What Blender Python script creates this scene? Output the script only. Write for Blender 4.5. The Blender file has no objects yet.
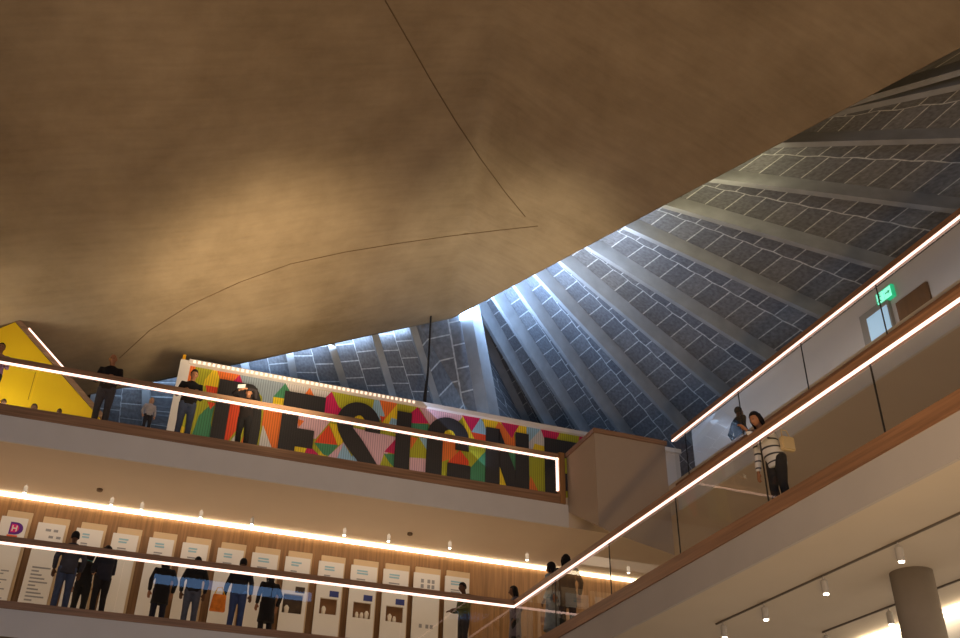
import bpy, bmesh, math, random
from math import sin, cos, pi, radians, sqrt, atan2
from mathutils import Vector, Matrix
from mathutils.bvhtree import BVHTree
random.seed(7)
S = bpy.context.scene
COL = S.collection
F = 984.8; TH = radians(32.14); AZ = radians(19.94); RO = radians(1.135)

# ------------------------------------------------------------------ geometry of the view (camera at the origin, 1.6 m above the ground floor)
def ray(u, v):
    a = (u - 480) / F; c = -(v - 319) / F
    a, c = a * cos(RO) - c * sin(RO), a * sin(RO) + c * cos(RO)
    y = cos(TH) - c * sin(TH); z = sin(TH) + c * cos(TH)
    return Vector((a * cos(AZ) + y * sin(AZ), -a * sin(AZ) + y * cos(AZ), z))
def on_y(u, v, Y): r = ray(u, v); return r * (Y / r.y)
def on_x(u, v, X): r = ray(u, v); return r * (X / r.x)
def on_z(u, v, Z): r = ray(u, v); return r * (Z / r.z)

# ------------------------------------------------------------------ materials
def lin(c): return tuple((x / 12.92 if x <= .04045 else ((x + .055) / 1.055) ** 2.4) for x in [k / 255 for k in c])
MATS = {}
def mat(name, rgb, rough=.6, var=.0, scale=4.0, bump=.0, metal=0, spec=.3, stretch=None, detail=6):
    if name in MATS: return MATS[name]
    m = bpy.data.materials.new(name); m.use_nodes = True; MATS[name] = m
    n = m.node_tree.nodes; l = m.node_tree.links; b = n['Principled BSDF']
    c = lin(rgb)
    b.inputs['Base Color'].default_value = (*c, 1); b.inputs['Roughness'].default_value = rough
    b.inputs['Metallic'].default_value = metal; b.inputs['Specular IOR Level'].default_value = spec
    if var or bump:
        tc = n.new('ShaderNodeTexCoord'); mp = n.new('ShaderNodeMapping'); l.new(tc.outputs['Object'], mp.inputs[0])
        if stretch: mp.inputs['Scale'].default_value = stretch
        t = n.new('ShaderNodeTexNoise'); t.inputs['Scale'].default_value = scale; t.inputs['Detail'].default_value = detail
        l.new(mp.outputs[0], t.inputs['Vector'])
        r = n.new('ShaderNodeValToRGB'); r.color_ramp.elements[0].position = .3; r.color_ramp.elements[1].position = .7
        r.color_ramp.elements[0].color = (*[x * (1 - var) for x in c], 1); r.color_ramp.elements[1].color = (*[min(1, x * (1 + var)) for x in c], 1)
        l.new(t.outputs['Fac'], r.inputs[0]); l.new(r.outputs[0], b.inputs['Base Color'])
        if bump:
            bp = n.new('ShaderNodeBump'); bp.inputs['Strength'].default_value = bump; bp.inputs['Distance'].default_value = .05
            l.new(t.outputs['Fac'], bp.inputs['Height']); l.new(bp.outputs[0], b.inputs['Normal'])
    return m
def emis(name, rgb, strength):
    if name in MATS: return MATS[name]
    m = bpy.data.materials.new(name); m.use_nodes = True; MATS[name] = m
    b = m.node_tree.nodes['Principled BSDF']
    b.inputs['Base Color'].default_value = (*lin(rgb), 1)
    b.inputs['Emission Color'].default_value = (*lin(rgb), 1); b.inputs['Emission Strength'].default_value = strength
    return m
def glass_mat(name, tint, ior, rough=0.0):
    m = bpy.data.materials.new(name); m.use_nodes = True; MATS[name] = m
    n = m.node_tree.nodes; l = m.node_tree.links; n.clear()
    o = n.new('ShaderNodeOutputMaterial'); mx = n.new('ShaderNodeMixShader'); fr = n.new('ShaderNodeFresnel'); fr.inputs[0].default_value = ior
    t = n.new('ShaderNodeBsdfTransparent'); t.inputs[0].default_value = (*tint, 1)
    g = n.new('ShaderNodeBsdfGlossy'); g.inputs['Roughness'].default_value = rough
    # the same reflectance from either side of a pane
    geo = n.new('ShaderNodeNewGeometry'); mul = n.new('ShaderNodeVectorMath'); mul.operation = 'SCALE'
    k = n.new('ShaderNodeMath'); k.operation = 'MULTIPLY_ADD'; k.inputs[1].default_value = -2.0; k.inputs[2].default_value = 1.0
    l.new(geo.outputs['Backfacing'], k.inputs[0]); l.new(geo.outputs['Normal'], mul.inputs[0]); l.new(k.outputs[0], mul.inputs['Scale'])
    lw = n.new('ShaderNodeLayerWeight'); lw.inputs[0].default_value = .35
    rp = n.new('ShaderNodeMapRange'); rp.inputs['To Min'].default_value = .05; rp.inputs['To Max'].default_value = .17
    l.new(lw.outputs['Fresnel'], rp.inputs[0])
    l.new(rp.outputs[0], mx.inputs[0]); l.new(t.outputs[0], mx.inputs[1]); l.new(g.outputs[0], mx.inputs[2]); l.new(mx.outputs[0], o.inputs[0])
    return m
def wood_mat(name, rgb, stretch):
    return mat(name, rgb, .45, .28, 3.0, .03, stretch=stretch, spec=.35)
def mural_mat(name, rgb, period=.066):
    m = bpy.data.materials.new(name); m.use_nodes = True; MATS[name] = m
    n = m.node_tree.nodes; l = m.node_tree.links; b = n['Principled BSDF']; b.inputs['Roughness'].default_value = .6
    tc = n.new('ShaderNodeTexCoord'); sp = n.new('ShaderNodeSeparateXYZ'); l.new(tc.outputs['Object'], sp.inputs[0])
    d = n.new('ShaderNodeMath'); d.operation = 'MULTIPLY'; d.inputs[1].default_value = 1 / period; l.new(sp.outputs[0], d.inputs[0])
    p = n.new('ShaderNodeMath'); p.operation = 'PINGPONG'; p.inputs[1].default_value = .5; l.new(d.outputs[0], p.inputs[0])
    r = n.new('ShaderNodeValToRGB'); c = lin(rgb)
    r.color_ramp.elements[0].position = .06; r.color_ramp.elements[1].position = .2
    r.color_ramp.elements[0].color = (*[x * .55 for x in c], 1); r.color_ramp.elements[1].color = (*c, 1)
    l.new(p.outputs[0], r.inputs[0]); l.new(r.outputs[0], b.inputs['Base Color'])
    return m

PLASTER = mat('white_plaster', (220, 220, 222), .8, .03, 1.5)
SOFFIT = mat('soffit_plaster', (206, 196, 180), .85, .02, 1.0)
WOODX = wood_mat('oak_along_x', (150, 118, 94), (.25, 8, 8))
WOODY = wood_mat('oak_along_y', (146, 108, 80), (8, .25, 8))
WOODZ = wood_mat('oak_upright', (150, 112, 72), (6, 6, .22))
WOODB = mat('dark_oak_strip', (78, 54, 38), .5, .2, 3.0)
GLASS = glass_mat('balustrade_glass', (.93, .95, .94), 1.5)
LED = emis('handrail_led', (255, 212, 194), 2.2)
COVE = emis('cove_light', (255, 232, 196), 6.0)
LAMP = emis('lamp_face', (255, 238, 210), 14.0)
METAL = mat('brushed_metal', (150, 148, 146), .4, metal=.6)
DARKM = mat('dark_metal', (40, 38, 36), .5)
GREYM = mat('grey_fitting', (185, 182, 178), .5)

# ------------------------------------------------------------------ mesh builder
class MB:
    def __init__(s): s.v = []; s.f = []; s.mi = []
    def add(s, vs, fs, mi=0):
        o = len(s.v); s.v += [tuple(p) for p in vs]; s.f += [tuple(i + o for i in f) for f in fs]; s.mi += [mi] * len(fs); return s
    def box(s, x0, x1, y0, y1, z0, z1, mi=0):
        vs = [(x, y, z) for z in (z0, z1) for y in (y0, y1) for x in (x0, x1)]
        return s.add(vs, [(0, 2, 3, 1), (4, 5, 7, 6), (0, 1, 5, 4), (2, 6, 7, 3), (0, 4, 6, 2), (1, 3, 7, 5)], mi)
    def prism(s, poly, d, mi=0):                     # polygon of 3D points pushed along d
        n = len(poly); d = Vector(d); a = [Vector(p) for p in poly]
        return s.add(a + [p + d for p in a], [tuple(range(n))[::-1], tuple(range(n, 2 * n))] + [(i, (i + 1) % n, n + (i + 1) % n, n + i) for i in range(n)], mi)
    def bar(s, p, q, w, h, up=(0, 0, 1), mi=0):       # rectangular bar from p to q, w across, h along up
        p = Vector(p); q = Vector(q); d = (q - p).normalized(); u = Vector(up); a = d.cross(u).normalized(); u = a.cross(d).normalized()
        c = [a * (sx * w / 2) + u * (sy * h / 2) for sx, sy in ((-1, -1), (1, -1), (1, 1), (-1, 1))]
        return s.add([p + k for k in c] + [q + k for k in c], [(3, 2, 1, 0), (4, 5, 6, 7)] + [(i, (i + 1) % 4, 4 + (i + 1) % 4, 4 + i) for i in range(4)], mi)
    def tube(s, pts, rad, n=10, ref=(0, 1, 0), mi=0, caps=True):     # rad: list of r or (ra, rb)
        pts = [Vector(p) for p in pts]; vs = []; ref = Vector(ref)
        for i, p in enumerate(pts):
            d = (pts[min(i + 1, len(pts) - 1)] - pts[max(i - 1, 0)]).normalized()
            a = d.cross(ref)
            if a.length < 1e-3: a = d.cross(Vector((1, 0, 0)))
            a.normalize(); b = d.cross(a).normalized()
            r = rad[i]; ra, rb = r if isinstance(r, (tuple, list)) else (r, r)
            vs += [p + a * (cos(2 * pi * k / n) * ra) + b * (sin(2 * pi * k / n) * rb) for k in range(n)]
        fs = []
        for i in range(len(pts) - 1):
            fs += [(i * n + k, i * n + (k + 1) % n, (i + 1) * n + (k + 1) % n, (i + 1) * n + k) for k in range(n)]
        if caps: fs += [tuple(range(n))[::-1], tuple((len(pts) - 1) * n + k for k in range(n))]
        return s.add(vs, fs, mi)
    def ball(s, c, r, nu=14, nv=10, mi=0, f=None):
        c = Vector(c); r = (r, r, r) if not isinstance(r, (tuple, list)) else r; vs = []; fs = []
        for j in range(1, nv):
            t = pi * j / nv
            for i in range(nu):
                a = 2 * pi * i / nu; p = Vector((sin(t) * cos(a), sin(t) * sin(a), cos(t)))
                if f: p = f(p)
                vs.append(c + Vector((p.x * r[0], p.y * r[1], p.z * r[2])))
        top, bot = Vector((0, 0, 1)), Vector((0, 0, -1))
        if f: top, bot = f(top), f(bot)
        vs += [c + Vector((p.x * r[0], p.y * r[1], p.z * r[2])) for p in (top, bot)]
        T = len(vs) - 2; B = T + 1
        for i in range(nu):
            k = (i + 1) % nu
            fs.append((T, i, k)); fs.append((B, (nv - 2) * nu + k, (nv - 2) * nu + i))
            for j in range(nv - 2): fs.append((j * nu + i, (j + 1) * nu + i, (j + 1) * nu + k, j * nu + k))
        return s.add(vs, fs, mi)
    def build(s, name, mats, parent=None, kind=None, smooth=False, origin=None, bevel=0):
        o = Vector(origin) if origin is not None else Vector((0, 0, 0))
        me = bpy.data.meshes.new(name); me.from_pydata([tuple(Vector(p) - o) for p in s.v], [], s.f); me.validate()
        mats = mats if isinstance(mats, (list, tuple)) else [mats]
        for m in mats: me.materials.append(m)
        if len(me.polygons) == len(s.mi): me.polygons.foreach_set('material_index', s.mi)
        bm = bmesh.new(); bm.from_mesh(me); bmesh.ops.recalc_face_normals(bm, faces=bm.faces)
        if bevel: bmesh.ops.bevel(bm, geom=bm.edges[:], offset=bevel, segments=2, affect='EDGES')
        bm.to_mesh(me); bm.free()
        if smooth: me.polygons.foreach_set('use_smooth', [True] * len(me.polygons))
        ob = bpy.data.objects.new(name, me); COL.objects.link(ob); ob.location = o
        if parent:
            ob.parent = parent
            if origin is not None: ob.location = o - parent.matrix_world.translation if parent.parent is None else o
        if kind: ob['kind'] = kind
        return ob
def tag(o, label, cat, group=None):
    o['label'] = label; o['category'] = cat
    if group: o['group'] = group
    return o
def empty(name, loc, label=None, cat=None, group=None):
    e = bpy.data.objects.new(name, None); COL.objects.link(e); e.location = loc; e.empty_display_size = .1
    e.matrix_world = Matrix.Translation(loc)
    if label: tag(e, label, cat, group)
    return e
def part(mb, name, m, parent, **k):                  # world-space geometry under a thing (or a part of one)
    root = parent; off = Vector(parent.location)
    if parent.parent is not None: off = off + Vector(parent.parent.location)
    mb.v = [tuple(Vector(p) - off) for p in mb.v]
    o = mb.build(name, m, None, **k); o.parent = parent
    return o

# levels (relative to the eye)
GF = -1.6; C1 = 4.91; F1 = 5.56; C2 = 8.98; F2 = 9.80
D = 22.0; R = 9.01; R2 = 12.5; RW = 16.3; FR = 5.64
XE = on_y(558, 470, D).x + .02                      # end of the far upper balcony
SX0 = on_z(565, 460, 10.9).x; SY0 = on_z(592, 433, 10.9).y
YR2 = on_x(673, 446, R2).y

# ------------------------------------------------------------------ setting
def st(mb, name, m, **k): return mb.build(name, m, kind='structure', **k)
st(MB().box(-16, 17.6, -6.2, 32, GF - .2, GF), 'floor', mat('ground_floor_oak', (120, 90, 62), .5, .2, 2, stretch=(.3, 6, 6)))
# first floor slab, far side and right side
f1 = st(MB().box(-16, RW + .2, D + .06, 25.24, C1, F1).box(R + .06, RW + .2, -6, D + .06, C1, FR), 'floor_first', [SOFFIT])
st(MB().box(-16, R, D, D + .06, C1, 5.45), 'trim_1', PLASTER)
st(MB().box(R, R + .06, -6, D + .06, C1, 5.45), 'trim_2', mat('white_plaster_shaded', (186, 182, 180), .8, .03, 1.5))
# second floor slab
SOF2 = mat('gallery_soffit', (218, 204, 186), .85, .02, 1.0)
st(MB().box(-16, SX0, D + .06, 26.5, C2, F2).box(R2 + .06, RW + .2, -6, YR2, C2, F2).box(SX0, RW + .2, D + .02, 26.5, C2, F2).box(R2 + .06, RW + .2, YR2, D + .02, C2, F2), 'floor_second', [SOF2])
st(MB().box(-16, SX0, D, D + .06, C2 - .0, 9.58), 'trim_3', PLASTER)
st(MB().box(R2, R2 + .06, -6, YR2, C2, 9.45), 'trim_4', PLASTER)
# walls
st(MB().box(-16, 17.2, 25.24, 25.6, GF, C2), 'wall_far', WOODZ)
st(MB().box(on_z(960, 602, C1).x + .2, on_z(960, 602, C1).x + .4, -6, 22, GF, C1), 'wall_ground_side', PLASTER)
WALLR = mat('gallery_wall_white', (214, 206, 198), .8, .03, .8)
wallr = st(MB().box(RW, RW + .2, -6, 24.7, C1, RW * .858), 'wall_side', WALLR)
st(MB().box(-16, 17.6, -6.2, -6, GF, 15.0), 'wall_back', mat('back_wall', (120, 105, 92), .8))
st(MB().box(-16.2, -16, -6, 28, GF, 12), 'wall_outer', mat('outer_wall', (140, 125, 108), .8))
wp = on_y(155, 573, 50); wq = on_y(312, 592, 50)
st(MB().box(wp.x, wq.x, -6.0, -5.95, wq.z - .5, wq.z - .05), 'window_1', emis('daylight_window', (140, 188, 250), 3.0))

# stair box between the far balcony and the side gallery
SF = [(SX0, 10.92), (R2 + .06, 10.92), (R2 + .06, on_y(660, 553, SY0).z), (on_y(612, 533, SY0).x, on_y(612, 533, SY0).z), (SX0, on_y(597, 525, SY0).z)]
SB = [(SX0, 10.92), (R2 + .06, 10.92), (R2 + .06, 9.0), (SX0 + .5, 9.25), (SX0, on_y(567, 512, D).z)]
PANELM = mat('stair_plaster', (176, 160, 144), .8, .02, 1.0)
sm = MB(); sm.add([(x, SY0, z) for x, z in SF] + [(x, D, z) for x, z in SB], [(0, 1, 2, 3, 4), (9, 8, 7, 6, 5)] + [(i, (i + 1) % 5, 5 + (i + 1) % 5, 5 + i) for i in range(5)])
sb = st(sm, 'wall_stair', PANELM)
part(MB().box(SX0 - .04, R2 + .1, SY0 - .05, SY0 + .15, 10.92, 11.04).box(SX0 - .04, SX0 + .14, SY0 + .15, D, 10.92, 11.04), 'trim_cap', WOODX, sb)

# ------------------------------------------------------------------ balustrades
def balustrade_x(name, label, x0, x1, y, zb, zs, zr, joints, end=False):
    t = empty(name, ((x0 + x1) / 2, y, zb), label, 'balustrade')
    part(MB().box(x0, x1, y - .03, y + .11, zs, zb), 'base_rail', WOODX, t)
    js = [x0] + joints + [x1]
    for a, b in zip(js[:-1], js[1:]):
        part(MB().add([(a + .006, y + .02, zb), (b - .006, y + .02, zb), (b - .006, y + .02, zr), (a + .006, y + .02, zr)], [(0, 1, 2, 3)]), 'glass_panel', GLASS, t)
    part(MB().box(x0, x1, y - .04, y + .12, zr + .03, zr + .16), 'handrail', WOODX, t, bevel=.01)
    led = MB().box(x0, x1 - (.0 if not end else .02), y - .03, y + .015, zr - .012, zr + .03)
    if end:
        led.box(x1 - .07, x1 - .02, y - .03, y + .03, zb + .1, zr + .04)
        part(MB().box(x1, x1 + .16, y - .05, y + .12, zs, zr + .2), 'end_post', WOODZ, t)
    part(led, 'light_strip', LED, t)
    return t
def balustrade_y(name, label, y0, y1, x, zb, zs, zr, joints):
    t = empty(name, (x, (y0 + y1) / 2, zb), label, 'balustrade')
    part(MB().box(x - .03, x + .11, y0, y1, zs, zb), 'base_rail', WOODY, t)
    js = [y0] + joints + [y1]
    for a, b in zip(js[:-1], js[1:]):
        part(MB().add([(x + .02, a + .012, zb), (x + .02, b - .012, zb), (x + .02, b - .012, zr), (x + .02, a + .012, zr)], [(0, 1, 2, 3)]), 'glass_panel', GLASS, t)
        if b < y1: part(MB().box(x + .012, x + .026, b - .012, b + .012, zb, zr), 'joint_seal', DARKM, t)
    part(MB().box(x - .04, x + .12, y0, y1, zr + .03, zr + .16), 'handrail', WOODY, t, bevel=.01)
    part(MB().box(x - .03, x + .005, y0, y1, zr - .005, zr + .03), 'light_strip', LED, t)
    return t
ja, jb = on_x(680, 557, R).y, on_x(884, 432, R).y; jd = (ja - jb) / 2
JL = [jb + jd * k for k in range(-4, 6) if jb + jd * k < D - .5]
ua, ub = on_x(807, 383, R2).y, on_x(885, 328, R2).y
JU = [ub + (ua - ub) * k for k in range(-5, 4) if ub + (ua - ub) * k < YR2 - .4]
balustrade_x('glass_balustrade', 'upper glass balustrade with lit oak handrail in front of the DESIGN mural', -15.9, XE, D, 9.83, 9.58, 10.82, [-12.6, -9.3, -6, -2.7, .6, 3.9, 7.2], True)
balustrade_x('glass_balustrade', 'lower glass balustrade with lit oak handrail in front of the display boards', -15.9, R + .0, D, 5.6, 5.45, 6.75, [-12.9, -9.6, -6.4, -3.2, 0, 3.2, 6.2])
balustrade_y('glass_balustrade', 'long first floor glass balustrade the woman in stripes leans on', -5.5, D - .04, R, 5.69, 5.45, 6.75, JL)
balustrade_y('glass_balustrade', 'upper glass balustrade below the green exit sign, with lit handrail', -5.5, YR2, R2, 9.66, 9.42, 10.82, JU)

# ------------------------------------------------------------------ concrete roof (swept shell hanging over the hall)
E1 = Vector((15.75, 9.5, 17.0)); CC = Vector((8.9, 27, 18.6)); EL = Vector((-3, 27, 12.95))
def unit_to(p, u, v):                                # slide p along its own sight line onto pixel (u, v): keeps the edges true to the photo
    r = ray(u, v).normalized(); return r * p.length
CC = unit_to(CC, 452, 318); EL = on_y(80, 396, 27.0); E1 = unit_to(E1, 960, 48)
ER = CC + (E1 - CC) * 1.75; EL2 = CC + (EL - CC) * 1.5
def edge(s):                                         # s 0..1 far left -> corner, 1..2 corner -> right
    if s <= 1:
        p = EL2.lerp(CC, s); return p
    return CC.lerp(ER, s - 1)
def inner(s):
    if s <= 1: return Vector((-15, -5.6, 14.2)).lerp(Vector((1, -5.6, 19.6)), s)
    return Vector((1, -5.6, 19.6)).lerp(Vector((18, -5.6, 15.6)), s - 1)
def shell(s, t):
    a = edge(s); b = inner(s); p = a.lerp(b, t)
    band = 1.0
    up = 1 - (1 - t) ** 2.2
    z = a.z + (b.z - a.z) * up
    sag = 1.1 * sin(pi * min(1, t)) * (1 if s > .4 else .4 + 1.5 * s)
    z += sag
    # soft swell either side of the corner crease
    z -= .55 * math.exp(-((s - .55) / .25) ** 2) * math.exp(-((t - .18) / .12) ** 2)
    z -= .5 * math.exp(-((s - 1.05) / .18) ** 2) * math.exp(-((t - .16) / .09) ** 2)
    # rounding of the corner
    return Vector((p.x, p.y, z))
NS, NT = 120, 64
ss = [2 * i / NS for i in range(NS + 1)]; tt = [(j / NT) ** 1.5 for j in range(NT + 1)]
mb = MB(); vs = [shell(s, t) for t in tt for s in ss]; W = NS + 1
# round the corner of the edge a little in plan
fs = [(j * W + i, j * W + i + 1, (j + 1) * W + i + 1, (j + 1) * W + i) for j in range(NT) for i in range(NS)]
mb.add(vs, fs)
top = len(mb.v); mb.add([v + Vector((0, .0, .02 + .45 * min(1, tt[k // W] * 6))) for k, v in enumerate(vs)], [tuple(reversed(f)) for f in fs])
per = list(range(W)) + [j * W + NS for j in range(1, NT + 1)] + [NT * W + i for i in range(NS - 1, -1, -1)] + [j * W for j in range(NT - 1, 0, -1)]
n = len(per); mb.f += [(per[i], per[(i + 1) % n], top + per[(i + 1) % n], top + per[i]) for i in range(n)]; mb.mi += [0] * n
def concrete_mat():
    m = bpy.data.materials.new('board_marked_concrete'); m.use_nodes = True
    n = m.node_tree.nodes; l = m.node_tree.links; b = n['Principled BSDF']; b.inputs['Roughness'].default_value = .75; b.inputs['Specular IOR Level'].default_value = .2
    tc = n.new('ShaderNodeTexCoord')
    a = n.new('ShaderNodeTexNoise'); a.inputs['Scale'].default_value = .35; a.inputs['Detail'].default_value = 10; a.inputs['Roughness'].default_value = .65; l.new(tc.outputs['Object'], a.inputs['Vector'])
    mp = n.new('ShaderNodeMapping'); mp.inputs['Rotation'].default_value = (0, 0, radians(60)); mp.inputs['Scale'].default_value = (.5, 6, 1); l.new(tc.outputs['Object'], mp.inputs[0])
    c = n.new('ShaderNodeTexNoise'); c.inputs['Scale'].default_value = 1.2; c.inputs['Detail'].default_value = 8; l.new(mp.outputs[0], c.inputs['Vector'])
    r = n.new('ShaderNodeValToRGB'); r.color_ramp.elements[0].position = .32; r.color_ramp.elements[1].position = .72
    r.color_ramp.elements[0].color = (*lin((142, 124, 98)), 1); r.color_ramp.elements[1].color = (*lin((180, 160, 130)), 1)
    l.new(a.outputs['Fac'], r.inputs[0])
    r2 = n.new('ShaderNodeValToRGB'); r2.color_ramp.elements[0].position = .3; r2.color_ramp.elements[1].position = .6
    r2.color_ramp.elements[0].color = (.72, .72, .72, 1); r2.color_ramp.elements[1].color = (1, 1, 1, 1); l.new(c.outputs['Fac'], r2.inputs[0])
    mx = n.new('ShaderNodeMix'); mx.data_type = 'RGBA'; mx.blend_type = 'MULTIPLY'; mx.inputs[0].default_value = .32
    l.new(r.outputs[0], mx.inputs[6]); l.new(r2.outputs[0], mx.inputs[7]); l.new(mx.outputs[2], b.inputs['Base Color'])
    bp = n.new('ShaderNodeBump'); bp.inputs['Strength'].default_value = .25; bp.inputs['Distance'].default_value = .04; l.new(c.outputs['Fac'], bp.inputs['Height']); l.new(bp.outputs[0], b.inputs['Normal'])
    return m
roof = st(mb, 'ceiling', concrete_mat(), smooth=True)
bvh = BVHTree.FromPolygons([tuple(v) for v in vs], fs)
def on_roof(u, v):
    h = bvh.ray_cast(Vector((0, 0, 0)), ray(u, v).normalized()); return h[0]
SEAM = mat('formwork_seam', (112, 92, 68), .8)
def seam(px, w):
    # resample the line in the photo, lay it on the shell
    pts = []
    for (a, b) in zip(px[:-1], px[1:]):
        for k in range(8):
            q = on_roof(a[0] + (b[0] - a[0]) * k / 8, a[1] + (b[1] - a[1]) * k / 8)
            if q: pts.append(q - Vector((0, 0, .004)))
    if len(pts) > 2:
        o = MB().tube(pts, [w] * len(pts), 6).build('seam', SEAM); o.parent = roof
seam([(385, 0), (408, 40), (432, 82), (455, 120), (480, 158), (505, 192), (528, 220)], .016)
seam([(538, 226), (500, 230), (450, 236), (400, 243), (345, 252), (290, 264), (240, 282), (190, 305), (150, 330), (115, 362)], .014)

# ------------------------------------------------------------------ ribbed side roof beyond the shell
def block_mat():
    m = bpy.data.materials.new('woodwool_blocks'); m.use_nodes = True
    n = m.node_tree.nodes; l = m.node_tree.links; b = n['Principled BSDF']; b.inputs['Roughness'].default_value = .85; b.inputs['Specular IOR Level'].default_value = .2
    uv = n.new('ShaderNodeUVMap')
    br = n.new('ShaderNodeTexBrick'); br.offset = .5; br.inputs['Scale'].default_value = 1; br.inputs['Mortar Size'].default_value = .022
    br.inputs['Brick Width'].default_value = .62; br.inputs['Row Height'].default_value = 1.05; br.inputs['Mortar Smooth'].default_value = .3
    br.inputs['Color1'].default_value = (*lin((150, 151, 152)), 1); br.inputs['Color2'].default_value = (*lin((128, 130, 134)), 1); br.inputs['Mortar'].default_value = (*lin((228, 230, 228)), 1)
    mp = n.new('ShaderNodeMapping'); mp.inputs['Rotation'].default_value = (0, 0, radians(90)); l.new(uv.outputs[0], mp.inputs[0])
    l.new(uv.outputs[0], br.inputs['Vector'])
    no = n.new('ShaderNodeTexNoise'); no.inputs['Scale'].default_value = 9; no.inputs['Detail'].default_value = 8; l.new(uv.outputs[0], no.inputs['Vector'])
    r = n.new('ShaderNodeValToRGB'); r.color_ramp.elements[0].position = .3; r.color_ramp.elements[1].position = .7
    r.color_ramp.elements[0].color = (.55, .55, .55, 1); r.color_ramp.elements[1].color = (1.1, 1.1, 1.1, 1); l.new(no.outputs['Fac'], r.inputs[0])
    mx = n.new('ShaderNodeMix'); mx.data_type = 'RGBA'; mx.blend_type = 'MULTIPLY'; mx.inputs[0].default_value = .8
    l.new(br.outputs['Color'], mx.inputs[6]); l.new(r.outputs[0], mx.inputs[7]); l.new(mx.outputs[2], b.inputs['Base Color'])
    return m
BLOCK = block_mat()
RIBM = mat('rib_concrete', (172, 173, 172), .7, .12, 2.0, spec=.3)
UP = Vector((.6, .8, 2.5))
U0, U1 = CC + UP, E1 + UP
def cross(a, b, p, q):                               # where the sight plane through pixels a, b cuts the line p-q
    nrm = ray(*a).cross(ray(*b)); d = q - p
    return p + d * (-(nrm.dot(p)) / nrm.dot(d))
L0, L1 = Vector((20.0, 40, 15.4)), Vector((20.0, 0, 15.4))
M0, M1 = Vector((-14, 31.5, 13.7)), Vector((20, 31.5, 13.7))
right = [((468, 312), (520, 415)), ((485, 302), (552, 420)), ((502, 293), (588, 427)), ((525, 283), (635, 437)), ((547, 272), (690, 425)), ((573, 258), (735, 393)),
         ((600, 242), (780, 355)), ((640, 222), (833, 310)), ((683, 200), (895, 260)), ((730, 172), (960, 200)), ((800, 135), (960, 130)), ((860, 100), (960, 78)), ((905, 80), (1000, 52))]
left = [((96, 392), (92, 410)), ((147, 382), (147, 408)), ((245, 363), (249, 380)), ((290, 356), (293, 373)), ((332, 348), (343, 382)), ((375, 338), (390, 390)), ((413, 332), (435, 400))]
V0, V1 = EL + (EL - CC) * .4 + UP, CC + UP
def bays(lines, name, label_mat, bar_w, bar_h, U, L, ext=(None, None)):
    ends = [(cross(a, b, *U), cross(a, b, *L)) for a, b in lines]
    if ext[0]: ends = [ext[0]] + ends
    if ext[1]: ends = ends + [ext[1]]
    m = MB(); uvs = []
    for (p0, q0), (p1, q1) in zip(ends[:-1], ends[1:]):
        N = 12; base = len(m.v); vv = []
        for k in range(N + 1):
            f = k / N; vv += [p0.lerp(q0, f), p1.lerp(q1, f)]
        m.add(vv, [(2 * k, 2 * k + 1, 2 * k + 3, 2 * k + 2) for k in range(N)])
        off = random.random() * 3
        ln = ((q0 - p0).length + (q1 - p1).length) / 2
        for k in range(N):
            a, b2 = ln * k / N, ln * (k + 1) / N
            uvs += [(a + off, 0), (a + off, 2.1), (b2 + off, 2.1), (b2 + off, 0)]
    me = bpy.data.meshes.new(name); me.from_pydata([tuple(v) for v in m.v], [], m.f); me.materials.append(BLOCK)
    ul = me.uv_layers.new(name='UVMap')
    for i, uvv in enumerate(uvs): ul.data[i].uv = uvv
    o = bpy.data.objects.new(name, me); COL.objects.link(o); o['kind'] = 'structure'
    for i, (p, q) in enumerate(ends):
        d = (q - p).normalized()
        pr, nx = ends[max(i - 1, 0)][1], ends[min(i + 1, len(ends) - 1)][1]
        t = (nx - pr); nrm = t.cross(d).normalized()
        if nrm.z > 0: nrm = -nrm
        rb = MB().bar(p + nrm * (bar_h / 2) - d * .3, q + nrm * (bar_h / 2), bar_w, bar_h, nrm).build('rib', RIBM); rb.parent = o
    return o, ends
# valley beam, then the two roofs either side of it
va, vb = cross((452, 322), (487, 410), U0 - Vector((0, 0, .2)), U1), None
vq = ray(487, 410).normalized() * 34.5
roofR, endsR = bays(right, 'ceiling_ribbed', BLOCK, .15, .55, (U0, U1), (L0, L1), ((U0.copy(), vq + (vq - U0) * .6), (U1 + (E1 - CC) * .7, Vector((20, -5.5, 15.4)))))
roofL, endsL = bays(left, 'ceiling_low', BLOCK, .24, .28, (V0, V1), (M0, M1), (None, None))
bm_ = MB().bar(U0 + Vector((0, 0, -.35)), vq + (vq - U0) * .35 + Vector((0, 0, -.35)), .75, .55)
vbm = bm_.build('beam', RIBM); vbm.parent = roofR
# closing bay between the last low rib and the valley beam
a0, a1 = endsL[-1]; b0, b1 = U0, vq + (vq - U0) * .35
me = bpy.data.meshes.new('bay'); me.from_pydata([tuple(a0), tuple(a1), tuple(b1), tuple(b0)], [], [(0, 1, 2, 3)]); me.materials.append(BLOCK)
ul = me.uv_layers.new(name='UVMap')
for i, c in enumerate([(0, 0), (5, 0), (5, 1.6), (0, 1.6)]): ul.data[i].uv = c
bo = bpy.data.objects.new('bay', me); COL.objects.link(bo); bo.parent = roofL
# outer skin above everything (keeps the outdoors out)
st(MB().box(-17, 30, -7, 46, 24, 24.2), 'ceiling_outer', mat('outer_deck', (60, 58, 56), .9))
st(MB().box(-17, 30, 45.8, 46, GF, 24), 'wall_north', mat('outer_deck', (60, 58, 56), .9))
st(MB().box(30, 30.2, -7, 46, GF, 24), 'wall_east', mat('outer_deck', (60, 58, 56), .9))

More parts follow.
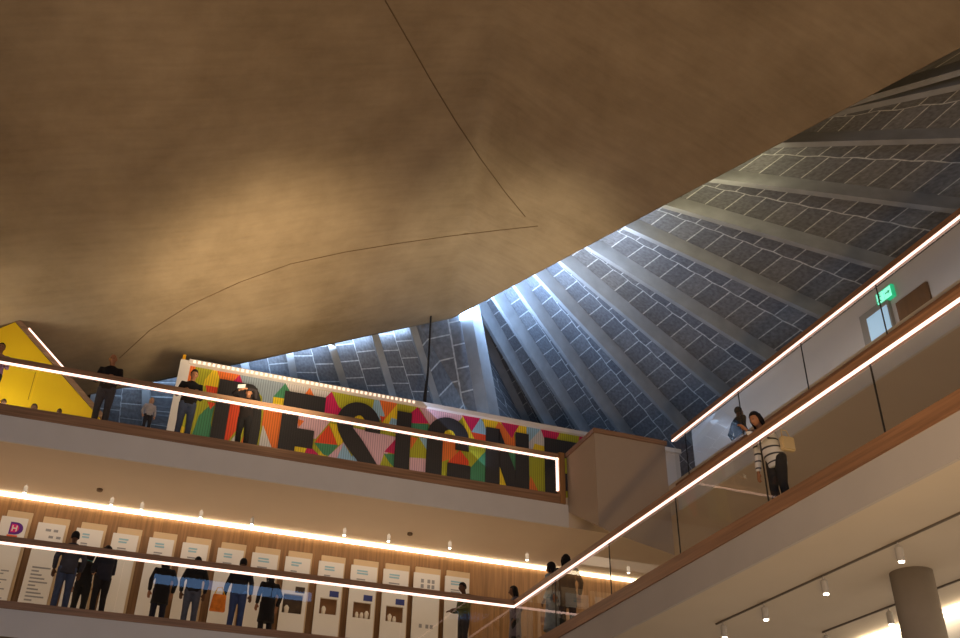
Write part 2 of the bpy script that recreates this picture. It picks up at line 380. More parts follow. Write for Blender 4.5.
# ------------------------------------------------------------------ mural wall
MY = 24.8
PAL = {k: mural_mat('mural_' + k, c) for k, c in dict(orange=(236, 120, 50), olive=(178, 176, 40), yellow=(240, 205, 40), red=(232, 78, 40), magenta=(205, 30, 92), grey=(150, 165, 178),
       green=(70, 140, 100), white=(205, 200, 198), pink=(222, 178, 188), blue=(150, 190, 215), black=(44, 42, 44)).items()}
keys = list(PAL)
mural = empty('mural_wall', (5, MY, F2), 'long wall mural of bright triangles reading DESIGN in black letters', 'mural')
XM0, XM1, XM2 = on_y(192, 362, MY).x - .02, 12.9, 15.8
ZT = on_y(192, 362, MY).z - .13
def A(x, y): p = on_y(190 + x / 6.38, 350 + y / 6.38, MY); return (p.x, p.z)
def B(x, y): p = on_y(320 + x / 6.38, 375 + y / 6.38, MY); return (p.x, p.z)
def Cc(x, y): p = on_y(440 + x / 6.38, 405 + y / 6.38, MY); return (p.x, p.z)
mb = MB(); mb.box(XM0, XM1, MY, MY + .25, F2, ZT, keys.index('olive'))
layer = [0]
def poly(fn, colour, pts):
    layer[0] += 1; y = MY - .004 - .0004 * layer[0]
    q = [fn(*p) for p in pts]
    mb.add([(x, y, min(z, ZT)) for x, z in q], [tuple(range(len(q)))], keys.index(colour))
# filler facets low on the wall (seen only from higher up)
x = XM0; k = 0; cyc = ['green', 'orange', 'pink', 'yellow', 'blue', 'red', 'olive', 'magenta', 'white']
while x < 14:
    w = .8 + .5 * random.random()
    layer[0] += 1; y = MY - .002
    mb.add([(x, y, F2), (x + w, y, F2), (x + w * .6, y, 11.6)], [(0, 1, 2)], keys.index(cyc[k % 9])); k += 1; x += w
P = poly
P(A, 'orange', [(5, 85), (40, 92), (10, 200), (-30, 200)]); P(A, 'olive', [(40, 88), (190, 122), (95, 200), (20, 180)]); P(A, 'yellow', [(150, 115), (195, 125), (178, 240), (85, 228), (95, 190)])
P(A, 'red', [(100, 225), (178, 240), (165, 320), (110, 310)]); P(A, 'orange', [(175, 120), (325, 150), (285, 200), (190, 190)]); P(A, 'magenta', [(320, 148), (345, 215), (275, 200)])
P(A, 'grey', [(320, 148), (615, 215), (530, 300), (525, 370), (460, 360), (460, 300), (400, 230), (335, 210)]); P(A, 'green', [(610, 205), (650, 262), (600, 310), (528, 302)])
P(A, 'yellow', [(530, 300), (612, 312), (600, 385), (525, 365)]); P(A, 'white', [(610, 205), (905, 270), (860, 320), (640, 270)]); P(A, 'orange', [(765, 230), (792, 295), (728, 290)])
P(A, 'magenta', [(903, 262), (975, 395), (940, 450), (760, 410), (850, 380), (860, 310)]); P(A, 'olive', [(905, 262), (1000, 280), (960, 370)])
P(A, 'white', [(700, 365), (790, 380), (780, 402), (690, 395)])
P(A, 'green', [(60, 410), (160, 330), (100, 620), (-10, 600)]); P(A, 'olive', [(65, 330), (125, 345), (60, 420)]); P(A, 'red', [(110, 330), (165, 340), (130, 380)]); P(A, 'yellow', [(-70, 470), (-30, 500), (-40, 600), (-95, 580)])
P(A, 'orange', [(470, 380), (600, 400), (570, 680), (525, 640), (455, 480)]); P(A, 'white', [(465, 480), (530, 650), (430, 640)])
P(A, 'red', [(245, 330), (350, 350), (330, 470), (225, 600), (215, 600)]); P(A, 'white', [(300, 530), (310, 600), (245, 595)]); P(A, 'white', [(270, 285), (350, 298), (355, 330), (270, 315)])
P(A, 'pink', [(680, 410), (900, 450), (800, 570), (680, 530)]); P(A, 'orange', [(685, 440), (728, 455), (690, 500)]); P(A, 'red', [(885, 480), (945, 610), (790, 595)]); P(A, 'green', [(790, 592), (945, 608), (885, 680), (850, 670)])
P(A, 'yellow', [(660, 595), (760, 605), (740, 680), (655, 670)]); P(A, 'magenta', [(755, 605), (830, 680), (720, 680)]); P(A, 'yellow', [(890, 470), (960, 480), (975, 600), (940, 610)])
P(B, 'olive', [(75, 98), (345, 162), (340, 230), (120, 210)]); P(B, 'blue', [(345, 160), (380, 165), (412, 262), (385, 290), (330, 230)]); P(B, 'orange', [(378, 160), (495, 182), (400, 310), (412, 262)])
P(B, 'red', [(380, 262), (414, 270), (395, 310)]); P(B, 'yellow', [(495, 182), (495, 300), (420, 345), (380, 330), (400, 300)]); P(B, 'blue', [(455, 275), (500, 290), (495, 370), (425, 345)])
P(B, 'olive', [(490, 182), (622, 205), (590, 250), (490, 240)]); P(B, 'magenta', [(623, 200), (695, 312), (575, 310), (580, 240)]); P(B, 'pink', [(633, 200), (915, 262), (870, 310), (710, 340), (690, 305)])
P(B, 'yellow', [(900, 258), (965, 390), (920, 330)]); P(B, 'magenta', [(922, 260), (1000, 270), (962, 360)]); P(B, 'green', [(575, 308), (692, 318), (680, 390), (570, 380)])
P(B, 'pink', [(150, 430), (220, 560), (40, 530)]); P(B, 'blue', [(150, 440), (230, 570), (100, 545)]); P(B, 'pink', [(195, 335), (490, 400), (375, 600), (350, 600)])
P(B, 'magenta', [(490, 400), (490, 510), (408, 492)]); P(B, 'olive', [(408, 500), (490, 600), (480, 680), (360, 640)]); P(B, 'green', [(405, 505), (490, 510), (490, 610), (440, 560)])
P(B, 'olive', [(575, 395), (690, 420), (680, 560), (570, 540)]); P(B, 'orange', [(575, 395), (622, 405), (575, 480)]); P(B, 'blue', [(630, 400), (690, 410), (690, 500)]); P(B, 'pink', [(570, 528), (690, 538), (690, 680), (565, 670)])
P(B, 'yellow', [(780, 395), (800, 358), (835, 352), (865, 380), (865, 420), (780, 410)]); P(B, 'orange', [(770, 410), (880, 430), (860, 540), (770, 570)]); P(B, 'olive', [(765, 560), (820, 540), (815, 700), (755, 690)])
P(B, 'yellow', [(200, 310), (215, 268), (250, 258), (285, 270), (300, 320)])
P(Cc, 'red', [(125, 290), (205, 390), (40, 375)]); P(Cc, 'yellow', [(140, 68), (235, 250), (180, 260), (150, 120)]); P(Cc, 'magenta', [(140, 68), (258, 80), (200, 175)]); P(Cc, 'blue', [(255, 80), (300, 145), (295, 200), (198, 175)])
P(Cc, 'red', [(195, 175), (298, 195), (295, 260), (232, 250)]); P(Cc, 'yellow', [(270, 85), (392, 108), (365, 170), (285, 150)]); P(Cc, 'orange', [(370, 110), (470, 200), (490, 300), (400, 285), (350, 150)])
P(Cc, 'magenta', [(385, 105), (505, 130), (455, 215)]); P(Cc, 'yellow', [(503, 128), (565, 142), (560, 200), (470, 185)]); P(Cc, 'blue', [(550, 140), (645, 155), (580, 225), (550, 260)]); P(Cc, 'white', [(640, 155), (680, 210), (670, 330), (550, 310), (555, 250)])
P(Cc, 'yellow', [(600, 248), (675, 270), (670, 325), (585, 300)]); P(Cc, 'magenta', [(640, 153), (765, 175), (735, 230), (660, 215)]); P(Cc, 'olive', [(760, 176), (890, 200), (865, 250), (740, 230)]); P(Cc, 'magenta', [(885, 196), (960, 210), (870, 330)])
P(Cc, 'green', [(180, 400), (300, 290), (300, 560), (180, 540)]); P(Cc, 'olive', [(180, 290), (285, 300), (180, 415)]); P(Cc, 'green', [(400, 290), (490, 320), (485, 430)]); P(Cc, 'yellow', [(375, 380), (425, 540), (365, 530)])
P(Cc, 'olive', [(555, 330), (680, 345), (680, 600), (620, 560), (555, 440)]); P(Cc, 'orange', [(575, 455), (625, 555), (560, 545)]); P(Cc, 'red', [(560, 545), (690, 560), (690, 620), (560, 600)]); P(Cc, 'green', [(740, 295), (840, 310), (800, 345), (745, 335)])
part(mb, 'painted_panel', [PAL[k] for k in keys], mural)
# letters: black, standing a little proud of the coloured facets
LZ = 10.2; LY = MY - .075; BL = PAL['black']
def letter(pieces):
    m = MB()
    for pc in pieces: m.prism([(x, LY, z) for x, z in pc], (0, .02, 0))
    return part(m, 'letter', BL, mural)
def ring(out, inn): return [[out[i], out[i + 1], inn[i + 1], inn[i]] for i in range(len(out) - 1)]
def arc(cx, cz, rx, rz, a0, a1, n=10): return [(cx + rx * cos(radians(a0 + (a1 - a0) * k / n)), cz + rz * sin(radians(a0 + (a1 - a0) * k / n))) for k in range(n + 1)]
def rect(x0, x1, z0, z1): return [(x0, z0), (x1, z0), (x1, z1), (x0, z1)]
tops = [A(190, 190)[1], A(605, 265)[1], B(490, 235)[1], Cc(290, 145)[1]]; LT = sum(tops) / 4
mid = (LT + LZ) / 2
# D
x0, x1, x2, x3 = A(190, 190)[0], A(245, 400)[0], A(350, 340)[0], A(470, 340)[0]
t = A(0, 0); th = LT - A(285, 292)[1] if False else .62
letter([rect(x0, x1, LZ, LT), rect(x1, x1 + .5, LT - th, LT), rect(x1, x1 + .5, LZ, LZ + th)] + ring(arc(x1 + .5, mid, x3 - x1 - .5, LT - mid, 90, -90, 16), arc(x1 + .5, mid, x2 - x1 - .35, LT - mid - th, 90, -90, 16)))
# E
def make_e(x0, x1, x2):
    letter([rect(x0, x1, LZ, LT), rect(x1, x2, LT - .56, LT), rect(x1, x1 + (x2 - x1) * .68, mid - .3, mid + .24), rect(x1, x2, LZ, LZ + .56)])
make_e(A(605, 265)[0], A(690, 430)[0], A(862, 340)[0])
# S
sx0, sx1 = B(103, 290)[0], B(385, 300)[0]; cx = (sx0 + sx1) / 2; rx = (sx1 - sx0) / 2
zs = B(103, 300)[1]; sc = B(245, 262); inx0, inx1 = B(205, 300)[0], B(290, 305)[0]
STOP = max(LT, B(230, 178)[1])
sp = [B(103, 290), B(112, 360), B(150, 440), B(240, 560)]; si = [B(205, 290), B(208, 345), B(270, 430), B(360, 580)]
e0, e1 = sp[-1], si[-1]
letter(ring(arc(cx, zs, rx, STOP - zs, 180, 0, 14), arc((inx0 + inx1) / 2, zs, (inx1 - inx0) / 2, sc[1] - zs, 180, 0, 14)) + [rect(inx1, sx1, zs - .16, zs)] + ring(sp, si)
       + [[e0, e1, (sx1, mid - .55), (sx1 - .55, mid - .75)], rect(sx1 - .55, sx1, LZ + .5, mid - .6), rect(sx0 + .3, sx1 - .3, LZ, LZ + .5), rect(sx0, sx0 + .55, LZ + .3, LZ + .8)])
# I
letter([rect(B(490, 235)[0], B(583, 250)[0], LZ, LT)])
# G
gx0, gx1 = B(678, 430)[0], B(945, 430)[0]; gc = (gx0 + gx1) / 2; gz = B(815, 405)[1]; gt = B(815, 278)[1]; gi0, gi1 = B(780, 400)[0], B(862, 410)[0]
bx0, bz1 = Cc(42, 372); bx1 = Cc(190, 385)[0]
letter(ring(arc(gc, gz, (gx1 - gx0) / 2, gt - gz, 180, 0, 14), arc((gi0 + gi1) / 2, gz, (gi1 - gi0) / 2, B(825, 355)[1] - gz, 180, 0, 14)) + [rect(gx0, gi0, LZ + .4, gz), rect(gi1, gx1, Cc(140, 297)[1], gz), rect(bx0, bx1, bz1 - .5, bz1), rect(bx1 - .52, bx1, LZ + .4, bz1 - .5), rect(gx0 + .25, bx1 - .25, LZ, LZ + .45)])
# N
nx0, nx1, nx2, nx3 = Cc(288, 200)[0], Cc(375, 330)[0], Cc(476, 250)[0], Cc(562, 330)[0]
letter([rect(nx0, nx1, LZ, LT), rect(nx2, nx3, LZ, LT), [(nx1 - .02, LT), Cc(475, 425), (nx2 + .02, LZ + .05), Cc(420, 520), (nx1 - .02, Cc(375, 380)[1])]])
# E of the next word, half hidden by the stair
make_e(Cc(660, 250)[0], Cc(745, 330)[0], Cc(905, 250)[0])
# lit cornice, white returns, end light
CORN = mat('mural_cornice', (225, 218, 212), .6)
part(MB().box(XM1 + .003, XM2, MY - .02, MY + .25, F2, ZT), 'end_return', WALLR, mural)
part(MB().box(XM0 - .06, XM2, MY - .16, MY + .3, ZT, ZT + .13), 'cornice', CORN, mural)
bulbs = MB()
xx = XM0 + .05
while xx < 7.0: bulbs.box(xx, xx + .06, MY - .18, MY - .15, ZT + .03, ZT + .1); xx += .13
part(bulbs, 'cornice_light', emis('cornice_bulb', (255, 225, 200), 1.2), mural)
part(MB().box(XM0 - .28, XM0 - .005, MY - .12, MY + .3, F2, ZT + .1), 'white_return', CORN, mural)
q0, q1 = on_y(183.5, 361, MY), on_y(180.5, 377, MY)
part(MB().bar(q1, q0, .07, .07, (0, 1, 0)), 'end_light', emis('end_tube', (255, 245, 235), 3), mural)
part(MB().bar(q0, q0 + Vector((0, 0, .18)), .08, .08, (0, 1, 0)), 'end_cap', mat('yellow_cap', (225, 165, 30), .5), mural)

# ------------------------------------------------------------------ yellow stair wall
YY = 24.0
ys = empty('stair_wall', (-4, YY, F2), 'bright yellow sloping stair wall with a lit handrail beside the mural', 'stair')
yl = [on_y(15, 322, YY), on_y(100.5, 419, YY)]
yp = [(yl[0].x, YY, yl[0].z), (yl[1].x, YY, yl[1].z), (yl[1].x + .45, YY, F2), (-5.6, YY, F2), (-5.35, YY, 11.6)]
YELL = mat('yellow_paint', (252, 206, 34), .5, .04, 1.0)
part(MB().prism(yp, (0, .2, 0)), 'yellow_panel', YELL, ys)
dv = (yl[1] - yl[0])
part(MB().bar(yl[0] + Vector((.02, .08, .08)), yl[1] + Vector((.02, .08, .08)), .2, .12, (0, 0, 1)), 'handrail', WOODX, ys)
part(MB().bar(yl[0] + dv * .12 + Vector((.05, -.02, .15)), yl[0] + dv * .58 + Vector((.05, -.02, .15)), .04, .035), 'light_strip', LED, ys)
part(MB().bar(Vector(on_y(33, 372, YY)) + Vector((.06, -.004, 0)), Vector(on_y(28, 400, YY)) + Vector((0, -.004, 0)), .015, .006, (0, 1, 0)), 'joint_line', mat('yellow_shadow_joint', (170, 120, 10), .6), ys)
g = st(MB().box(-15.9, -5.0, 25.0, 25.2, F2, 13.9), 'wall_landing', mat('landing_grey', (120, 112, 104), .8))
sg = on_y(1, 328, 24.9)
tag(MB().box(sg.x - .5, sg.x + .12, 24.9, 24.98, sg.z - .25, sg.z + .25).build('wall_sign', mat('sign_white', (220, 220, 225), .5), origin=(sg.x, 24.94, sg.z)), 'plain white sign on the grey wall above the yellow stair', 'sign')

# ------------------------------------------------------------------ gallery: cove, display boards
st(MB().box(-15.8, 15.5, 25.14, 25.22, C2 - .09, C2 - .01), 'trim_5', COVE)
XC = on_z(960, 602, C1).x
st(MB().box(XC, XC + .12, -5, on_z(850, 638, C1).y, C1 - .12, C1 - .02), 'trim_6', COVE)
BRD = mat('board_white', (226, 222, 216), .55, .02, 2.0); CRM = mat('board_cream', (214, 188, 150), .6, .04, 2)
INK = mat('print_grey', (150, 150, 152), .6); BLUE = mat('print_blue', (60, 70, 130), .5); PNK = mat('print_pink', (214, 40, 120), .5); PUR = mat('print_purple', (92, 36, 130), .5); ORG = mat('print_orange', (226, 96, 60), .5); CYN = mat('print_cyan', (150, 190, 205), .5)
NICHE = mat('niche_brown', (128, 92, 60), .7, .15, 4); NDARK = mat('niche_dark', (70, 56, 44), .7, .3, 6)
tops_px = [(8, 34, 511), (44, 71, 517.5), (82, 108, 523), (118, 143, 528), (154, 178, 532.5), (187, 212, 537.5), (222, 247, 543), (256, 281, 547.5), (289, 313, 551.5), (322, 346, 556), (354, 379, 560), (386, 410, 564), (416, 441, 567.5), (447, 470, 571)]
BLAB = ['white display board with a pink and purple logo, first of the row', 'display board with scattered words and a long text, beside the pink logo board', 'display board behind the head of the grey-jacketed man by the handrail',
        'display board behind the two visitors in dark jackets bending together', 'display board with small grey text behind the woman in the long dark top', 'display board behind the man in the black top and grey jeans',
        'display board whose lower half is hidden by the man with the orange bag', 'display board behind the figure in the long black coat', 'display board with a wide dark niche below a small dark picture', 'bright blank-topped display board with a white object in its shelf niche',
        'display board with a blue picture above a niche holding several small objects', 'display board with a square brown niche under a blue picture, last board with a niche', 'pinkish display board with small figures printed on it', 'display board behind the man in the green waistcoat, last of the row']
BY = 25.05; ZBOT = F1
for i, (ua, ub, v) in enumerate(tops_px):
    pa, pb = on_y(ua, v, BY), on_y(ub, v + 1, BY); zt = (pa.z + pb.z) / 2; xa, xb = pa.x, pb.x; w = xb - xa; xm = (xa + xb) / 2
    t = empty('display_board', (xm, BY, ZBOT), BLAB[i], 'display board', 'white display boards along the oak wall')
    part(MB().box(xa, xb, BY, BY + .06, ZBOT, zt), 'backing_panel', CRM, t, bevel=.006)
    wx0, wx1 = xa - .08, xb - .06; wt = zt - .2; FY = BY - .13
    niche = i in (8, 9, 10, 11)
    if not niche:
        fp = part(MB().box(wx0, wx1, FY, FY + .05, ZBOT + .05, wt), 'front_panel', BRD, t, bevel=.005)
    else:
        zn0, zn1 = 6.88, 7.28; nx0_, nx1_ = wx0 + .2 * w, wx1 - .14 * w
        if i == 8: zn0 = 6.8; nx0_ = wx0 + .06
        fp = part(MB().box(wx0, wx1, FY, FY + .05, zn1, wt).box(wx0, wx1, FY, FY + .05, ZBOT + .05, zn0).box(wx0, nx0_, FY, FY + .05, zn0, zn1).box(nx1_, wx1, FY, FY + .05, zn0, zn1), 'front_panel', BRD, t)
        part(MB().box(nx0_, nx1_, FY + .1, FY + .125, zn0, zn1).box(nx0_, nx1_, FY + .04, FY + .12, zn0 - .01, zn0), 'niche', NDARK if i == 8 else NICHE, t)
        part(MB().box(nx1_ - .22, nx1_ + .02, FY - .006, FY, zn1 + .05, zn1 + .2), 'picture', BLUE if i != 8 else NDARK, t)
        for k in range({8: 1, 9: 1, 10: 3, 11: 2}[i]):
            ox = nx0_ + .12 + .13 * k; big = k == (2 if i == 10 else 0)
            o = MB().tube([(ox, FY + .07, zn0), (ox, FY + .07, zn0 + .03), (ox, FY + .07, zn0 + .1 + .05 * big), (ox, FY + .07, zn0 + .16 + .05 * big)], [.03, .05, .05 + .015 * big, .025], 10)
            nm = {8: 'pale carved exhibit in the dark wide niche', 9: 'white rounded exhibit in the niche of the bright board', 10: ['small exhibit at the outer side of the three-object niche', 'small middle exhibit of the three-object niche', 'largest white exhibit of the three-object niche'][k] if i == 10 else '', 11: ['taller pale exhibit in the last square niche', 'smaller pale exhibit in the last square niche'][k % 2]}[i]
            tag(o.build('exhibit', mat('exhibit_white', (225, 215, 200), .5), smooth=True, origin=(ox, FY + .07, zn0)), nm, 'exhibit', 'small exhibits in the niches')
    pr = MB(); y0, y1 = FY - .004, FY
    if i == 0:
        c = (wx0 + .36, wt - .27)
        D_ = arc(c[0], c[1], .17, .15, 90, -90, 10) + [(c[0] - .13, c[1] - .15), (c[0] - .13, c[1] + .15)]
        pr.prism([(x, y1, z) for x, z in D_], (0, -.004, 0), 1)
        D2 = arc(c[0] - .02, c[1], .1, .1, 90, -90, 8) + [(c[0] - .1, c[1] - .1), (c[0] - .1, c[1] + .1)]
        pr.prism([(x, y1 - .004, z) for x, z in D2], (0, -.003, 0), 2)
        for k in (-1, 1): pr.box(c[0] - .02 + k * .045 - .012, c[0] - .02 + k * .045 + .012, y1 - .011, y1 - .007, c[1] - .07, c[1] + .07, 3)
        pr.box(c[0] - .06, c[0] + .02, y1 - .011, y1 - .007, c[1] - .015, c[1] + .015, 3)
        pr.box(c[0] - .15, c[0] + .08, y0, y1, c[1] - .22, c[1] - .165, 4)
        pr.box(wx0 + .02, wx1 - .02, y0, y1, c[1] - .36, c[1] - .3, 1)
        for k in range(12): pr.box(wx0 + .3, wx1 - .12 - .1 * (k % 3), y0, y1, wt - 1.3 - .07 * k, wt - 1.27 - .07 * k)
    elif i == 1:
        for (dx, dz, ww) in ((.2, .14, .12), (.38, .14, .1), (.3, .3, .1), (.47, .3, .1), (.18, .46, .1), (.32, .46, .14)): pr.box(wx0 + dx, wx0 + dx + ww, y0, y1, wt - dz - .06, wt - dz)
        for k in range(14): pr.box(wx0 + .12, wx1 - .1 - .08 * ((k * 7) % 4), y0, y1, wt - 1.1 - .085 * k, wt - 1.065 - .085 * k)
    elif i == 12:
        for dx in (.2, .38, .5):
            for dz in (.16, .3, .46, 1.35): pr.box(wx0 + dx, wx0 + dx + .08, y0, y1, wt - dz - .1, wt - dz, 5 if dz == .46 else 0)
    else:
        rr = random.Random(i)
        for k in range(2): pr.box(wx0 + .16, wx1 - .2 - .1 * rr.random(), y0, y1, wt - .16 - .07 * k, wt - .12 - .07 * k, 6)
        for k in range(3): pr.box(wx0 + .16, wx0 + .3 + .16 * rr.random(), y0, y1, wt - .38 - .055 * k, wt - .35 - .055 * k)
    part(pr, 'lettering', [INK, PUR, PNK, BRD, ORG, mat('print_salmon', (226, 170, 140), .6), CYN], fp)

# ------------------------------------------------------------------ ceiling spotlights
XT1 = on_z(800, 585, C1).x; XT2 = on_z(894, 604, C1).x
def spot(x, y, zc, s, label, group):
    t = empty('ceiling_spotlight', (x, y, zc), label, 'spotlight', group)
    part(MB().tube([(x, y, zc), (x, y, zc - .1 * s)], [.014 * s] * 2, 8), 'stem', GREYM, t)
    part(MB().tube([(x, y, zc - .08 * s), (x, y, zc - .1 * s), (x, y, zc - .32 * s), (x, y, zc - .34 * s)], [.05 * s, .07 * s, .07 * s, .06 * s], 14), 'housing', GREYM, t)
    part(MB().tube([(x, y, zc - .335 * s), (x, y, zc - .36 * s)], [.055 * s, .05 * s], 14), 'lamp', LAMP, t)
ords = ['first', 'second', 'third', 'fourth', 'fifth', 'sixth', 'seventh', 'eighth', 'ninth', 'tenth']
for i, (u, v) in enumerate([(27, 488), (113, 500), (143, 505), (202, 513), (253, 520), (345, 531), (389, 537), (450, 544), (527, 556), (628, 569)]):
    p = on_z(u, v - 4, C2)
    spot(p.x, min(p.y, 24.8), C2, .66, f'{ords[i]} small gallery ceiling spotlight, counting from the pink logo board end', 'spotlights on the gallery ceiling')
for i, (u, v) in enumerate([(716, 621), (761, 603), (820, 576), (893, 542)]):
    p = on_z(u, v, C1 - .03); spot(XT1, p.y, C1 - .03, .8, f'spotlight on the near ceiling track, {["first from the column", "second from the column", "third from the column", "farthest from the column"][3 - i]}', 'spotlights on the near track')
for i, (u, v) in enumerate([(818, 631), (884, 607.5)]):
    p = on_z(u, v, C1 - .03); spot(XT2, p.y, C1 - .03, .8, ['farther spotlight on the ceiling track by the cove light', 'spotlight on the far ceiling track, right beside the column'][i], 'spotlights on the far track')
tag(MB().box(XT1 - .012, XT1 + .012, -4, on_z(713, 623, C1).y, C1 - .03, C1).build('lighting_track', mat('track_grey', (110, 104, 98), .5), origin=(XT1, 6, C1)), 'thin grey lighting track on the lower ceiling, nearer the balcony edge', 'lighting track', 'lighting tracks')
tag(MB().box(XT2 - .012, XT2 + .012, -4, on_z(818, 631, C1).y, C1 - .03, C1).build('lighting_track', MATS['track_grey'], origin=(XT2, 6, C1)), 'thin grey lighting track on the lower ceiling, nearer the cove light', 'lighting track', 'lighting tracks')
for i, (u, v) in enumerate([(100, 489), (410, 533)]):
    p = on_z(u, v, C2)
    tag(MB().tube([(p.x, p.y, C2), (p.x, p.y, C2 - .05), (p.x, p.y, C2 - .07)], [.07, .07, .04], 14).build('smoke_detector', mat('detector', (110, 92, 74), .6), origin=(p.x, p.y, C2)), ['smoke detector on the gallery ceiling above the two bending visitors', 'smoke detector on the gallery ceiling above the boards with niches'][i], 'smoke detector')
# column
PC = on_z(910, 569, C1) * 1.012
cm = mat('column_concrete', (150, 140, 128), .75, .1, 1.5)
colm = MB().tube([(PC.x, PC.y, GF), (PC.x, PC.y, C1)], [.32, .32], 40).build('column', cm, smooth=False, kind='structure')
for p in colm.data.polygons: p.use_smooth = len(p.vertices) == 4

# ------------------------------------------------------------------ second floor wall fittings
e0, e1 = on_x(879, 299, RW), on_x(896, 293, RW); ey0, ey1, ez = e1.y, e0.y, (e0.z + e1.z) / 2; ew = ey1 - ey0; eh = .17
ex = empty('exit_sign', (RW - .02, (ey0 + ey1) / 2, ez), 'lit green exit sign with a white running man on the gallery wall', 'exit sign')
part(MB().box(RW - .1, RW - .01, ey0, ey1, ez - eh, ez + eh), 'sign_case', emis('exit_green', (20, 190, 130), .8), ex)
part(MB().box(RW - .115, RW - .1, ey0 + .04, ey0 + ew * .48, ez - eh + .03, ez + eh - .03).box(RW - .115, RW - .1, ey0 + ew * .52, ey1 - .04, ez - eh + .03, ez + eh - .03), 'sign_face', emis('exit_face', (150, 255, 225), 1.1), ex)
rm = MB(); fx = RW - .12; fy = ey0 + ew * .74; k = Vector((fx, fy, ez))
def kk(y, z): return k + Vector((0, y, z))
rm.ball(kk(0, .1), (.004, .025, .025), 8, 6).bar(kk(0, .07), kk(.03, -.03), .045, .004, (1, 0, 0)).bar(kk(.03, -.02), kk(-.03, -.11), .025, .004, (1, 0, 0)).bar(kk(.03, -.02), kk(.09, -.1), .025, .004, (1, 0, 0)).bar(kk(-.06, .02), kk(.06, .05), .02, .004, (1, 0, 0))
part(rm, 'running_man', emis('exit_symbol', (40, 170, 120), .5), ex)
k = Vector((fx, ey0 + ew * .26, ez))
part(MB().bar(kk(.08, 0), kk(-.04, 0), .03, .004, (1, 0, 0)).add([kk(-.02, .055), kk(-.02, -.055), kk(-.09, 0)], [(0, 1, 2)]), 'arrow', MATS['exit_symbol'], ex)
DOORW = mat('door_brown', (112, 74, 42), .5, .15, 3, stretch=(4, 4, .4))
o0, o1 = on_x(895, 300, RW), on_x(928, 282, RW)
d1 = st(MB().box(RW - .07, RW, o1.y, o0.y - .05, F2, o0.z - .15), 'door_1', DOORW)
g0, g1 = on_x(873, 332, RW), on_x(893, 318, RW)
w2 = st(MB().box(RW - .1, RW, g1.y - .05, g0.y + .25, g1.z - .9, g0.z + .55), 'lit_opening', mat('opening_frame_grey', (150, 146, 138), .5))
part(MB().box(RW - .12, RW - .1, g1.y, g0.y, g1.z - .8, g0.z + .35), 'opening_glow', emis('pane_glow', (170, 205, 230), .7), w2)  # glowing sheet standing for the light in a doorway opening

# ------------------------------------------------------------------ hanging cable against the ribbed roof
p0, p1 = on_y(428, 372, 27), on_y(425, 396, 27)
tag(MB().tube([p0 + Vector((0, 0, 2.5)), p0, p1, p1 - Vector((0, 0, .6))], [.03, .035, .06, .06], 8).build('hanging_cable', DARKM, origin=tuple(p1)), 'dark cable hanging against the ribbed roof above the mural', 'cable')

# ------------------------------------------------------------------ people
def remeshed(mb, name, voxel, m, smooth_it=2):
    me = bpy.data.meshes.new(name); me.from_pydata(mb.v, [], mb.f)
    o = bpy.data.objects.new(name, me); COL.objects.link(o)
    r = o.modifiers.new('r', 'REMESH'); r.mode = 'VOXEL'; r.voxel_size = voxel
    s = o.modifiers.new('s', 'SMOOTH'); s.factor = .5; s.iterations = smooth_it
    dg = bpy.context.evaluated_depsgraph_get(); ev = o.evaluated_get(dg)
    nm = bpy.data.meshes.new_from_object(ev); o.modifiers.clear(); o.data = nm; nm.name = name
    nm.materials.clear(); nm.materials.append(m); nm.polygons.foreach_set('use_smooth', [True] * len(nm.polygons))
    return o
SK = {'light': (205, 160, 130), 'tan': (160, 112, 82), 'brown': (96, 66, 48)}
def ik(sh, hd, l1, l2, pole):
    d = hd - sh; L = min(d.length, (l1 + l2) * .995); d = d.normalized(); a = (l1 * l1 - l2 * l2 + L * L) / (2 * L); h = sqrt(max(l1 * l1 - a * a, 0))
    pv = (pole - d * pole.dot(d)).normalized(); return sh + d * a + pv * h, sh + d * L
